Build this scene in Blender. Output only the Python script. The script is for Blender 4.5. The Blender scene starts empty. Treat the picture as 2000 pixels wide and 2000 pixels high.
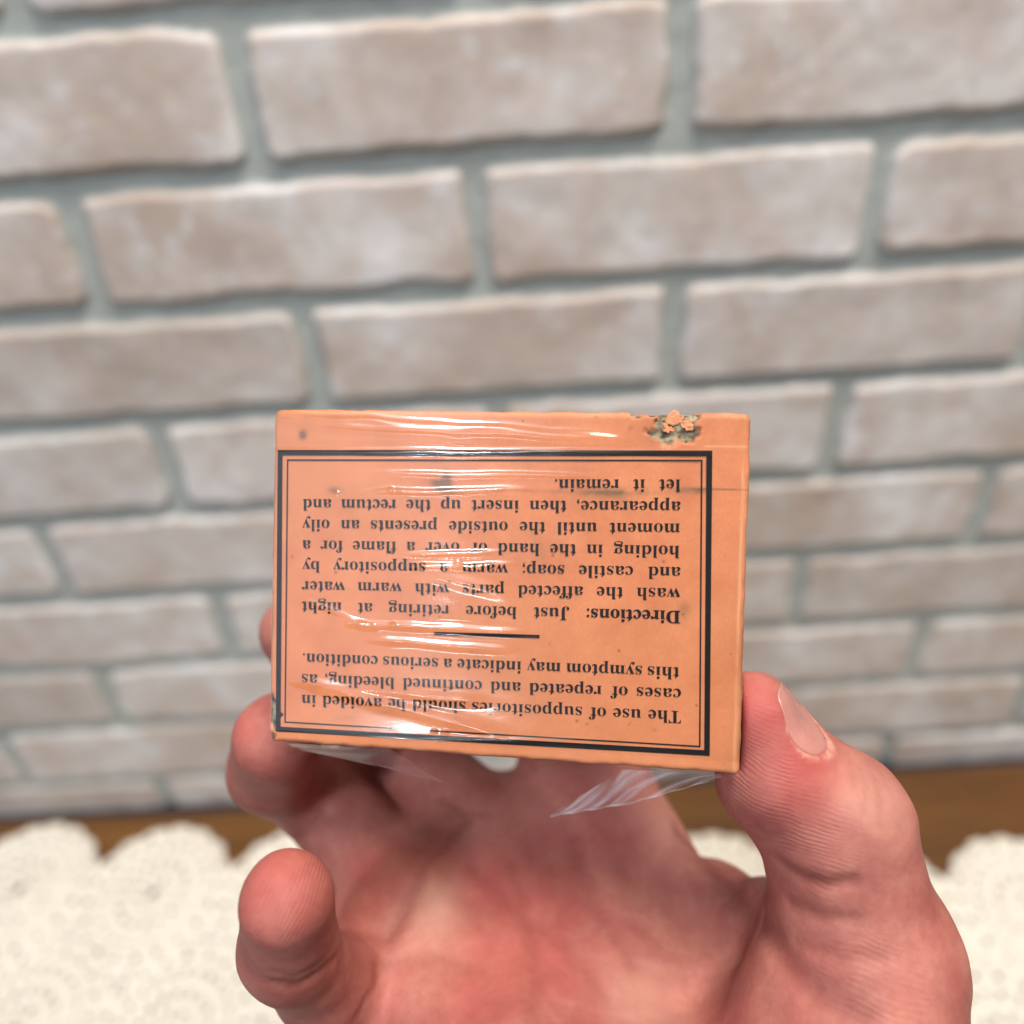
import bpy, bmesh, math, random
import numpy as np
from mathutils import Matrix, Vector

sc = bpy.context.scene
COL = sc.collection
random.seed(4)
RNG = np.random.default_rng(7)

# ------------------------------------------------------------------ camera
# world: X right, Y towards the wall, Z up, table top at z = 0, metres
F = 1500.0                       # focal length in pixels of the 2000 px photograph
PITCH, YAW, ROLL = math.radians(34.75), math.radians(0.80), math.radians(4.0)
CAM = np.array([0.0, 0.0, 0.590])
WALL_Y = 0.4225


def cam_axes(p, y, r):
    cp, sp, cy, sy, cr, sr = math.cos(p), math.sin(p), math.cos(y), math.sin(y), math.cos(r), math.sin(r)
    Rz = np.array([[cy, -sy, 0], [sy, cy, 0], [0, 0, 1]])
    Rx = np.array([[1, 0, 0], [0, cp, sp], [0, -sp, cp]])
    fwd = Rz @ Rx @ np.array([0, 1, 0])
    right = Rz @ np.array([1, 0, 0])
    down = np.cross(fwd, right)
    return np.array([cr * right + sr * down, -sr * right + cr * down, fwd])


AX = cam_axes(PITCH, YAW, ROLL)   # rows: right, down, forward


def cw(p):                        # (right, down, forward) metres -> world
    return CAM + np.asarray(p, float) @ AX


def px(x, y, z):                  # photo pixel at a real depth -> (right, down, forward)
    return np.array([(x - 1000) / F * z, (y - 1000) / F * z, z])


cam_d = bpy.data.cameras.new('camera')
cam_d.sensor_width = 36
cam_d.lens = 36 * F / 2000
cam_d.clip_start = 0.005
cam_d.clip_end = 50
cam_d.dof.use_dof = True
cam_d.dof.focus_distance = 0.1295
cam_d.dof.aperture_fstop = cam_d.lens / 3.7
cam = bpy.data.objects.new('camera', cam_d)
COL.objects.link(cam)
M = Matrix.Identity(4)
for i in range(3):
    M[i][0], M[i][1], M[i][2], M[i][3] = AX[0][i], -AX[1][i], -AX[2][i], CAM[i]
cam.matrix_world = M
sc.camera = cam

# ------------------------------------------------------------------ world and lamps
w = bpy.data.worlds.new('World')
sc.world = w
w.use_nodes = True
w.node_tree.nodes['Background'].inputs[0].default_value = (0.86, 0.90, 1.0, 1)
w.node_tree.nodes['Background'].inputs[1].default_value = 0.055


def lamp(name, loc, target, size, power, color, size_y=None):
    d = bpy.data.lights.new(name, 'AREA')
    d.shape = 'RECTANGLE' if size_y else 'DISK'
    d.size = size
    if size_y:
        d.size_y = size_y
    d.energy = power
    d.color = color
    o = bpy.data.objects.new(name, d)
    COL.objects.link(o)
    o.location = loc
    o.rotation_euler = (Vector(target) - Vector(loc)).to_track_quat('-Z', 'Y').to_euler()
    return o


FACE_C = cw(px(985, 1150, 0.130))
lamp('ceiling_lamp', (0.36, -0.04, 2.1), (0.05, 0.2, 0.3), 0.85, 53, (1.0, 0.91, 0.80))
lamp('window_light', FACE_C + 1.7 * np.array([-0.55, -0.78, 0.42]), FACE_C, 0.75, 4.2, (0.74, 0.84, 1.0), 1.0)
lamp('upper_window_light', FACE_C + 1.8 * np.array([-0.315, -0.60, 0.80]), FACE_C, 0.14, 22, (0.86, 0.93, 1.0), 0.4)



def mirror_dir(x, y):
    n = np.array([-0.1373, 0.0187, -0.9904])
    v = np.array([(x - 1000) / F, (y - 1000) / F, 1.0])
    v /= np.linalg.norm(v)
    return (v - 2 * (v @ n) * n) @ AX


for (gx, gy, ww, hh, pw) in ((862, 1431, 0.25, 0.06, 2.6), (905, 1125, 0.075, 0.06, 0.75)):
    P0 = cw(px(gx, gy, 0.131))
    lamp('tape_glare_lamp', P0 + 1.8 * mirror_dir(gx, gy), P0, ww, pw, (0.86, 0.93, 1.0), hh)  # added small lamps, set to mirror as glare spots in the tape

sc.view_settings.view_transform = 'Standard'
sc.view_settings.look = 'None'
sc.view_settings.gamma = 1
sc.view_settings.exposure = 0.0
sc.cycles.use_denoising = True
sc.cycles.max_bounces = 8
sc.cycles.transparent_max_bounces = 12
sc.cycles.sample_clamp_indirect = 6


# ------------------------------------------------------------------ helpers
def tag(o, label=None, cat=None, group=None, kind=None):
    if label:
        o['label'] = label
    if cat:
        o['category'] = cat
    if group:
        o['group'] = group
    if kind:
        o['kind'] = kind
    return o


def mesh_obj(name, verts, faces, mat=None, parent=None, smooth=True):
    me = bpy.data.meshes.new(name)
    verts = np.asarray(verts, np.float32)
    faces = np.asarray(faces, np.int32) if not isinstance(faces, list) else faces
    if isinstance(faces, np.ndarray):
        n, k = faces.shape
        me.vertices.add(len(verts))
        me.vertices.foreach_set('co', verts.ravel())
        me.loops.add(n * k)
        me.loops.foreach_set('vertex_index', faces.ravel())
        me.polygons.add(n)
        me.polygons.foreach_set('loop_start', np.arange(0, n * k, k, dtype=np.int32))
        me.update(calc_edges=True)
        me.validate()
    else:
        me.from_pydata([tuple(map(float, v)) for v in verts], [], faces)
        me.update()
    if smooth:
        me.polygons.foreach_set('use_smooth', [True] * len(me.polygons))
    o = bpy.data.objects.new(name, me)
    COL.objects.link(o)
    if mat:
        me.materials.append(mat)
    if parent:
        o.parent = parent
    return o


def attr(o, name, vals):
    vals = np.asarray(vals, np.float32)
    if vals.ndim == 2:
        a = o.data.attributes.new(name, 'FLOAT_VECTOR', 'POINT')
        a.data.foreach_set('vector', vals.ravel())
    else:
        a = o.data.attributes.new(name, 'FLOAT', 'POINT')
        a.data.foreach_set('value', vals)


def grid_faces(nx, ny):
    i, j = np.meshgrid(np.arange(nx - 1), np.arange(ny - 1), indexing='xy')
    a = (j * nx + i).ravel()
    return np.stack([a, a + 1, a + 1 + nx, a + nx], 1)


def _hash(ix, iy, iz, s):
    h = (ix * 374761393 + iy * 668265263 + iz * 2147483647 + s * 974634777) & 0xFFFFFFFF
    h = ((h ^ (h >> 13)) * 1274126177) & 0xFFFFFFFF
    return ((h ^ (h >> 16)) & 0xFFFF) / 65535.0


def vnoise(x, y, z=0.0, s=0):
    """smooth value noise in [-1, 1]"""
    x = np.asarray(x, float)
    y = np.asarray(y, float)
    z = np.zeros_like(x) + z
    ix, iy, iz = np.floor(x).astype(np.int64), np.floor(y).astype(np.int64), np.floor(z).astype(np.int64)
    fx, fy, fz = x - ix, y - iy, z - iz
    fx, fy, fz = [t * t * (3 - 2 * t) for t in (fx, fy, fz)]
    r = 0
    for a in (0, 1):
        for b in (0, 1):
            for c in (0, 1):
                r = r + _hash(ix + a, iy + b, iz + c, s) * (fx if a else 1 - fx) * (fy if b else 1 - fy) * (fz if c else 1 - fz)
    return r * 2 - 1


def fbm(x, y, z=0.0, s=0, o=3):
    r, a = 0, 1.0
    for k in range(o):
        r = r + a * vnoise(np.asarray(x) * 2 ** k, np.asarray(y) * 2 ** k, np.asarray(z) * 2 ** k, s + k)
        a *= 0.5
    return r


class NT:
    """small node-tree builder"""

    def __init__(self, name):
        self.m = bpy.data.materials.new(name)
        self.m.use_nodes = True
        self.t = self.m.node_tree
        self.b = self.t.nodes['Principled BSDF']
        self.out = self.t.nodes['Material Output']

    def n(self, typ, ins=None, **kw):
        nd = self.t.nodes.new(typ)
        for k, v in kw.items():
            setattr(nd, k, v)
        for k, v in (ins or {}).items():
            self.set(nd.inputs[k], v)
        return nd

    def set(self, sock, v):
        if isinstance(v, bpy.types.NodeSocket):
            self.t.links.new(v, sock)
        elif isinstance(v, (tuple, list)) and len(v) == 3 and sock.type == 'RGBA':
            sock.default_value = (*v, 1)
        else:
            sock.default_value = v

    def p(self, **kw):
        for k, v in kw.items():
            self.set(self.b.inputs[k.replace('_', ' ')], v)

    def obj(self, scale=(1, 1, 1)):
        tc = self.n('ShaderNodeTexCoord')
        return self.n('ShaderNodeMapping', {'Vector': tc.outputs['Object'], 'Scale': scale}).outputs[0]

    def noise(self, vec, scale, detail=4, rough=0.55, dist=0.0):
        return self.n('ShaderNodeTexNoise', {'Vector': vec, 'Scale': scale, 'Detail': detail, 'Roughness': rough, 'Distortion': dist}).outputs[0]

    def ramp(self, fac, stops):
        r = self.n('ShaderNodeValToRGB', {'Fac': fac})
        cr = r.color_ramp
        while len(cr.elements) < len(stops):
            cr.elements.new(0.5)
        for e, (p_, c) in zip(cr.elements, stops):
            e.position = p_
            e.color = (*c, 1) if isinstance(c, (tuple, list)) else (c, c, c, 1)
        return r.outputs[0]

    def mix(self, fac, a, b, mode='MIX'):
        nd = self.n('ShaderNodeMix', data_type='RGBA', blend_type=mode)
        self.set(nd.inputs[0], fac)
        self.set(nd.inputs[6], a)
        self.set(nd.inputs[7], b)
        return nd.outputs[2]

    def math(self, op, a, b=0.0, c=0.0, clamp=False):
        nd = self.n('ShaderNodeMath', operation=op, use_clamp=clamp)
        for s, v in zip(nd.inputs, (a, b, c)):
            self.set(s, v)
        return nd.outputs[0]

    def at(self, name, out='Fac'):
        return self.n('ShaderNodeAttribute', attribute_name=name).outputs[out]

    def bump(self, h, strength, dist, normal=None):
        ins = {'Height': h, 'Strength': strength, 'Distance': dist}
        if normal is not None:
            ins['Normal'] = normal
        return self.n('ShaderNodeBump', ins).outputs[0]


# ------------------------------------------------------------------ materials
def mat_brick():
    t = NT('whitewashed_brick')
    v = t.obj()
    n1 = t.noise(v, 26, 6, 0.6, 0.4)
    n2 = t.noise(v, 60, 5, 0.65)
    n3 = t.noise(v, 11, 3, 0.5)
    base = t.ramp(n1, [(0.28, (0.43, 0.350, 0.312)), (0.44, (0.520, 0.460, 0.430)), (0.55, (0.560, 0.522, 0.510)), (0.68, (0.66, 0.645, 0.652))])
    warm = t.mix(t.ramp(n3, [(0.42, 0.0), (0.64, 0.75)]), base, (0.40, 0.315, 0.262))
    spot = t.mix(t.ramp(n2, [(0.54, 0.0), (0.68, 0.6)]), warm, (0.60, 0.60, 0.615))
    tint = t.mix(t.math('MULTIPLY', t.at('tint'), 0.55), spot, (0.345, 0.30, 0.27))
    mort = t.mix(n2, (0.305, 0.328, 0.312), (0.365, 0.387, 0.370))
    t.p(Base_Color=t.mix(t.at('brick'), mort, tint), Roughness=0.85)
    t.p(Normal=t.bump(t.noise(v, 300, 4), 0.4, 0.0006))
    t.b.inputs['Specular IOR Level'].default_value = 0.25
    return t.m


def mat_wood():
    t = NT('varnished_oak')
    v = t.obj((1.3, 16, 16))
    n = t.noise(v, 3.2, 6, 0.6, 1.2)
    n2 = t.noise(t.obj((6, 120, 40)), 3, 3)
    c = t.ramp(n, [(0.25, (0.060, 0.023, 0.006)), (0.5, (0.120, 0.050, 0.011)), (0.75, (0.215, 0.100, 0.024))])
    c = t.mix(t.math('MULTIPLY', n2, 0.35), c, (0.09, 0.035, 0.01))
    t.p(Base_Color=c, Roughness=0.38, Normal=t.bump(n2, 0.15, 0.0005))
    return t.m


def mat_doily():
    t = NT('cream_crochet_cotton')
    v = t.obj()
    n = t.noise(v, 90, 4)
    c = t.mix(n, (0.64, 0.595, 0.51), (0.76, 0.725, 0.65))
    thr = t.n('ShaderNodeTexVoronoi', {'Vector': v, 'Scale': 420}).outputs[0]
    t.p(Base_Color=c, Roughness=0.95, Normal=t.bump(thr, 0.8, 0.0012))
    t.b.inputs['Specular IOR Level'].default_value = 0.1
    return t.m


def mat_card():
    t = NT('faded_orange_card')
    v = t.obj()
    fib = t.noise(t.obj((2300, 1500, 2300)), 1.0, 4, 0.7)
    blot = t.noise(v, 90, 6, 0.68)
    big = t.noise(v, 22, 3)
    c = t.mix(t.ramp(blot, [(0.3, 0.0), (0.7, 1.0)]), (0.425, 0.136, 0.060), (0.595, 0.222, 0.108))
    c = t.mix(t.math('MULTIPLY', t.ramp(fib, [(0.35, 1.0), (0.6, 0.0)]), 0.42), c, (0.45, 0.135, 0.045))
    c = t.mix(t.ramp(big, [(0.44, 0.0), (0.70, 0.50)]), c, (0.43, 0.165, 0.07))
    sp = t.n('ShaderNodeTexVoronoi', {'Vector': v, 'Scale': 210.0}).outputs[0]
    c = t.mix(t.ramp(sp, [(0.045, 0.75), (0.075, 0.0)]), c, (0.22, 0.085, 0.04))
    # worn pale edges and dirt of the old card, stored on the mesh
    c = t.mix(t.math('MULTIPLY', t.at('wear'), 0.55), c, (0.66, 0.33, 0.18))
    c = t.mix(t.math('MULTIPLY', t.at('line'), 0.6), c, (0.70, 0.38, 0.22))
    c = t.mix(t.at('bare'), c, t.mix(t.ramp(t.noise(v, 700, 4), [(0.38, 0.0), (0.62, 1.0)]), (0.045, 0.028, 0.016), (0.31, 0.26, 0.175)))
    c = t.mix(t.at('dirt'), c, (0.13, 0.075, 0.04))
    t.p(Base_Color=c, Roughness=0.6, Normal=t.bump(fib, 0.25, 0.00006))
    t.b.inputs['Specular IOR Level'].default_value = 0.3
    return t.m


def mat_flat(name, col, rough=0.6, bump=0.0, scale=800, spec=0.4):
    t = NT(name)
    v = t.obj()
    n = t.noise(v, scale, 4)
    c = t.mix(n, tuple(x * 0.78 for x in col), tuple(min(1, x * 1.2) for x in col))
    t.p(Base_Color=c, Roughness=rough)
    if bump:
        t.p(Normal=t.bump(n, bump, 0.0003))
    t.b.inputs['Specular IOR Level'].default_value = spec
    return t.m


def mat_film(name, rough, tint, ior=1.5, haze=0.0, smear=None):
    """clear plastic: what lies behind shows through, the surface reflects by its angle"""
    t = NT(name)
    tr = t.n('ShaderNodeBsdfTransparent', {'Color': tint})
    gl = t.n('ShaderNodeBsdfGlossy', {'Color': (1, 1, 1), 'Roughness': rough})
    g2 = t.n('ShaderNodeBsdfGlossy', {'Color': (1, 1, 1), 'Roughness': 0.24})
    gm = t.n('ShaderNodeMixShader', {0: 0.5, 1: gl.outputs[0], 2: g2.outputs[0]})
    ge = t.n('ShaderNodeNewGeometry')
    dt = t.n('ShaderNodeVectorMath', {0: ge.outputs['Normal'], 1: ge.outputs['Incoming']}, operation='DOT_PRODUCT').outputs['Value']
    f0 = ((ior - 1) / (ior + 1)) ** 2
    sch = t.math('POWER', t.math('SUBTRACT', 1.0, t.math('ABSOLUTE', dt), clamp=True), 5.0)
    fr = t.math('MULTIPLY_ADD', sch, 1 - f0, f0)
    if smear:
        v = t.obj((1, 6, 1))
        t.set(gl.inputs['Roughness'], t.ramp(t.noise(v, 60, 3), [(0.45, rough), (0.8, smear)]))
    mx = t.n('ShaderNodeMixShader', {0: fr, 1: tr.outputs[0], 2: gm.outputs[0]})
    last = mx.outputs[0]
    if haze:
        df = t.n('ShaderNodeBsdfDiffuse', {'Color': (0.85, 0.85, 0.86)})
        m2 = t.n('ShaderNodeMixShader', {1: last, 2: df.outputs[0]})
        t.set(m2.inputs[0], haze if not smear else t.math('MULTIPLY', t.at('crease'), haze))  # white diffuse streaks painted in place of silvery reflections
        last = m2.outputs[0]
    t.t.links.new(last, t.out.inputs['Surface'])
    t.t.nodes.remove(t.b)
    return t.m


def mat_skin():
    t = NT('skin')
    v = t.obj()
    n1 = t.noise(v, 60, 4, 0.55, 0.6)
    n2 = t.noise(v, 190, 4, 0.6)
    c = t.mix(t.ramp(n1, [(0.35, 0.0), (0.65, 1.0)]), (0.285, 0.082, 0.070), (0.400, 0.148, 0.118))
    c = t.mix(t.math('MULTIPLY', t.ramp(n2, [(0.45, 0.0), (0.7, 1.0)]), 0.35), c, (0.42, 0.19, 0.14))
    n5 = t.noise(v, 620, 3, 0.6)
    c = t.mix(t.math('MULTIPLY', t.ramp(n5, [(0.40, 1.0), (0.58, 0.0)]), 0.20), c, (0.24, 0.06, 0.05))
    c = t.mix(t.at('red'), c, (0.35, 0.055, 0.052))
    c = t.mix(t.at('pale'), c, (0.48, 0.285, 0.215))
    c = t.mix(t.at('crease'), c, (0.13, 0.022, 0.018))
    t.p(Base_Color=c, Roughness=0.6)
    t.b.inputs['Specular IOR Level'].default_value = 0.3
    t.b.inputs['Subsurface Weight'].default_value = 0.12
    t.b.inputs['Subsurface Radius'].default_value = (1.0, 0.32, 0.16)
    t.b.inputs['Subsurface Scale'].default_value = 0.0035
    ph = t.math('ADD', t.at('phase'), t.math('MULTIPLY', t.noise(v, 330, 2), 5.5))
    ridge = t.math('MULTIPLY', t.math('SINE', ph), t.math('MULTIPLY', t.at('ridge'), t.ramp(t.noise(v, 210, 2), [(0.35, 0.1), (0.62, 1.0)])))
    h = t.math('ADD', t.math('MULTIPLY', ridge, 0.36), t.math('MULTIPLY', t.noise(v, 1100, 4), 0.75))
    t.p(Normal=t.bump(h, 0.55, 0.00016))
    return t.m


M_BRICK, M_WOOD, M_DOILY, M_CARD = mat_brick(), mat_wood(), mat_doily(), mat_card()
M_INK = mat_flat('black_printing_ink', (0.008, 0.007, 0.008), 0.6, spec=0.12)
M_FLAKE = mat_flat('peeled_orange_paper', (0.62, 0.27, 0.14), 0.8, 0.4, 900, 0.2)
M_TAPE = mat_film('clear_glossy_tape', 0.05, (0.985, 0.975, 0.95), 1.5, smear=0.22)
M_WRAP = mat_film('clear_plastic_wrap', 0.16, (0.93, 0.93, 0.93), 1.45, haze=0.42, smear=0.3)
M_SKIN = mat_skin()
M_NAIL = mat_flat('fingernail', (0.40, 0.175, 0.15), 0.30, 0.05, 300, 0.5)


# ------------------------------------------------------------------ brick wall
def build_wall():
    step = 0.0017
    xs = np.arange(-1.2, 1.2001, step)
    zs = np.arange(0.0, 1.2001, step)
    X, Z = np.meshgrid(xs, zs)
    PZ, PX = 0.068, 0.212
    z_top = 0.590 - 0.0061                                  # a bed joint the photo shows
    wob = 0.0011 * fbm(X * 22, Z * 22, 0, 3)
    row = np.floor((z_top - (Z + wob)) / PZ)                 # 0 is the first full course
    off_known = {0: -0.1214, 1: -0.0134, 2: -0.1165, 3: -0.2230 + 0.0, 5: -0.2245}
    ro = np.zeros_like(X)
    for r in np.unique(row):
        r = int(r)
        o = off_known.get(r, (-0.117 if r % 2 == 0 else -0.223) + 0.006 * math.sin(r * 5.1))
        if r == 5:
            o = -0.2245
        ro[row == r] = o
    q = (X + 0.0012 * fbm(X * 22 + 7, Z * 22, 0, 9) - ro) / PX
    col = np.floor(q)
    dz = np.abs((z_top - (Z + wob)) / PZ - row - 0.5) * PZ
    dx = np.abs(q - col - 0.5) * PX
    jx, jz = _hash(col.astype(np.int64), row.astype(np.int64), 0, 5), _hash(col.astype(np.int64), row.astype(np.int64), 1, 5)
    hx = PX / 2 - 0.0053 - 0.0016 * jx
    hz = PZ / 2 - 0.0050 - 0.0014 * jz
    rad = 0.0035 + 0.005 * _hash(col.astype(np.int64), row.astype(np.int64), 2, 5)
    ax, az = dx - hx + rad, dz - hz + rad
    d = np.hypot(np.maximum(ax, 0), np.maximum(az, 0)) + np.minimum(np.maximum(ax, az), 0) - rad
    d = d + 0.0013 * fbm(X * 38, Z * 38, 0, 21, 2) + 0.0003 * fbm(X * 130, Z * 130, 0, 31, 2)
    t = np.clip(-d / 0.0032 + 0.15, 0, 1)
    prof = 1 - (1 - t) ** 2.2
    H = 0.0047 * prof * (0.82 + 0.3 * jx) + prof * (0.00045 * fbm(X * 45, Z * 45, 0, 41, 3)) + (1 - prof) * 0.0004 * fbm(X * 90, Z * 90, 0, 51)
    V = np.stack([X, WALL_Y + 0.004 - H, Z], -1).reshape(-1, 3)
    nx, ny = len(xs), len(zs)
    Fc = grid_faces(nx, ny)
    # a backing panel: border verts pushed 25 mm back
    n = len(V)
    ring = np.concatenate([np.arange(nx), np.arange(1, ny) * nx + nx - 1, (ny - 1) * nx + np.arange(nx - 2, -1, -1), np.arange(ny - 2, 0, -1) * nx])
    back = V[ring].copy()
    back[:, 1] = WALL_Y + 0.03
    k = len(ring)
    a = np.arange(k)
    b = (a + 1) % k
    side = np.stack([ring[b], ring[a], n + a, n + b], 1)
    V = np.concatenate([V, back])
    o = mesh_obj('brick_wall', V, np.concatenate([Fc, side]), M_BRICK)
    z0 = np.zeros(k)
    attr(o, 'brick', np.concatenate([np.clip(t * 4, 0, 1).ravel(), z0]))
    attr(o, 'tint', np.concatenate([np.clip((_hash(col.astype(np.int64), row.astype(np.int64), 3, 8) - 0.45) * 1.2, 0, 1).ravel(), z0]))
    tag(o, 'whitewashed grey brick wall with recessed green-grey mortar behind the hand', 'wall')


build_wall()


# ------------------------------------------------------------------ table and doily
def box_mesh(name, lo, hi, mat, bevel=0.004, parent=None):
    bm = bmesh.new()
    bmesh.ops.create_cube(bm, size=1)
    for v in bm.verts:
        v.co = Vector([lo[i] + (v.co[i] + 0.5) * (hi[i] - lo[i]) for i in range(3)])
    if bevel:
        bmesh.ops.bevel(bm, geom=bm.edges[:], offset=bevel, segments=3, affect='EDGES', profile=0.6)
    me = bpy.data.meshes.new(name)
    bm.to_mesh(me)
    bm.free()
    me.materials.append(mat)
    o = bpy.data.objects.new(name, me)
    COL.objects.link(o)
    if parent:
        o.parent = parent
    return o


t_ = box_mesh('table', (-1.2, -0.25, -0.035), (1.2, WALL_Y - 0.006, 0.0), M_WOOD)
tag(t_, 'varnished brown wooden table top standing against the brick wall', 'table')


def build_doily():
    step = 0.0013
    xs = np.arange(-0.62, 0.62, step)
    ys = np.arange(0.02, 0.425, step)
    X, Y = np.meshgrid(xs, ys)
    pitch, R = 0.113, 0.0592
    keep = np.zeros(X.shape, bool)
    Hh = np.zeros(X.shape)
    best = np.full(X.shape, 9.0)
    for j in range(4):
        for i in range(-1, 9):
            cx = -0.314 + pitch * i + (pitch / 2 if j % 2 else 0)
            cy = DY + 0.3405 - 0.098 * j
            dx, dy = X - cx, Y - cy
            r = np.hypot(dx, dy)
            th = np.arctan2(dy, dx)
            edge = R * (1 + 0.035 * np.abs(np.cos(8 * th)) - 0.02)
            inside = r < edge
            upd = inside & (r < best)
            best[upd] = r[upd]
            keep |= inside
            pat = np.zeros(X.shape)
            # holes: rings of eyelets between trebles
            for (rr, cnt, hw, hh) in ((0.0125, 8, 0.0018, 0.0020), (0.026, 16, 0.0018, 0.0034), (0.040, 24, 0.0019, 0.0027), (0.051, 20, 0.0021, 0.0023)):
                k = (th * cnt / (2 * math.pi)) % 1.0 - 0.5
                arc = k * 2 * math.pi * rr / cnt
                e = (arc / hw) ** 2 + ((r - rr) / hh) ** 2
                pat = np.maximum(pat, np.exp(-e * 0.7))
            core = r < 0.004
            hole = upd & ((pat > 0.86) | (r < 0.0022))
            Hh[upd] = (0.0014 + 0.0010 * np.cos(r * 2 * math.pi / 0.0068) + 0.0005 * np.cos(th * 48) - 0.0006 * pat)[upd]
            keep[upd & hole] = False
            keep[upd & ~hole] = True
    lo = (~keep) & (best > 1) & (Y < DY + 0.3405 + 0.008) & (X > -0.46) & (X < 0.62)
    net = (np.abs(((X * 160) % 1) - 0.5) < 0.40) | (np.abs(((Y * 160) % 1) - 0.5) < 0.40)
    keep |= lo & net
    Hh = Hh + 0.0012 * fbm(X * 14, Y * 14, 0, 77) + 0.003
    nx = len(xs)
    ny = len(ys)
    fc = grid_faces(nx, ny)
    kf = keep.ravel()
    fc = fc[kf[fc].all(1)]
    Zt = np.maximum(Hh, 0.0016)
    top = np.stack([X, Y, Zt], -1).reshape(-1, 3)
    turn = math.radians(-4.44)
    rx, ry = top[:, 0] + 0.314, top[:, 1] - 0.3405
    top[:, 0] = -0.314 + rx * math.cos(turn) - ry * math.sin(turn)
    top[:, 1] = 0.3405 + rx * math.sin(turn) + ry * math.cos(turn)
    used = np.unique(fc)
    rm = np.full(len(top), -1)
    rm[used] = np.arange(len(used))
    fc = rm[fc]
    top = top[used]
    o = mesh_obj('doily', top, fc, M_DOILY)
    m = o.modifiers.new('thickness', 'SOLIDIFY')
    m.thickness = 0.0014
    m.offset = -1
    tag(o, 'cream crocheted lace doily with scalloped medallion edge lying on the table', 'doily')


DY = 0.0
build_doily()

# ------------------------------------------------------------------ carton frame: u right, v up, w out of the printed face
_c = np.array([[-0.04126, -0.01803, 0.13482], [0.03847, -0.01590, 0.12381], [0.03657, 0.04290, 0.12519], [-0.04313, 0.04077, 0.13619]])
ctr = _c.mean(0)
eu = (_c[1] - _c[0]) + (_c[2] - _c[3])
eu /= np.linalg.norm(eu)
ev = (_c[0] - _c[3]) + (_c[1] - _c[2])
ev -= eu * (ev @ eu)
ev /= np.linalg.norm(ev)
ew = np.cross(eu, ev)
if ew[2] > 0:
    ew = -ew
BW, BH, BD = 0.0813, 0.0589, 0.029


def face(x, y):
    """photo pixel -> (u, v) on the printed face"""
    d = np.array([(x - 1000) / F, (y - 1000) / F, 1.0])
    p = d * ((ctr @ ew) / (d @ ew)) - ctr
    return np.array([p @ eu, p @ ev])


def box_local(p):                     # camera-space points -> carton coordinates
    q = p - ctr
    return np.stack([q @ eu, q @ ev, q @ ew], -1)


carton = bpy.data.objects.new('carton', None)
COL.objects.link(carton)
carton.empty_display_size = 0.02
U, V_, W_ = eu @ AX, ev @ AX, ew @ AX
Mb = Matrix.Identity(4)
org = cw(ctr)
for i in range(3):
    Mb[i][0], Mb[i][1], Mb[i][2], Mb[i][3] = U[i], V_[i], W_[i], org[i]
carton.matrix_world = Mb
tag(carton, 'small old orange cardboard medicine carton held upside down in the hand, printed end towards us', 'box')


def tear_mask(Q):
    u, v, wv = Q.T
    m = np.zeros_like(u)
    jag = 0.32 * fbm(u * 900, v * 900, wv * 900, 71, 3)
    for (x, y, rx, ry, rot) in ((1320, 824, 50, 40, 0.5), (1302, 802, 40, 17, 0.0), (1246, 806, 16, 11, 0.0), (1338, 846, 28, 18, 0.0), (1278, 806, 12, 9, 0.0), (532, 1392, 17, 34, 0.1), (530, 1380, 20, 18, 0.0), (533, 1402, 20, 16, 0.0), (527, 1440, 12, 10, 0)):
        c = face(x, y)
        du, dv = (u - c[0]) / (rx * 8.7e-5), (v - c[1]) / (ry * 8.7e-5)
        cr, sr = math.cos(rot), math.sin(rot)
        d = np.hypot(du * cr + dv * sr * ry / rx, -du * sr * rx / ry + dv * cr) + jag
        m = np.maximum(m, np.clip((1.0 - d) * 6, 0, 1))
    return m * (wv > -0.0035)


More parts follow.
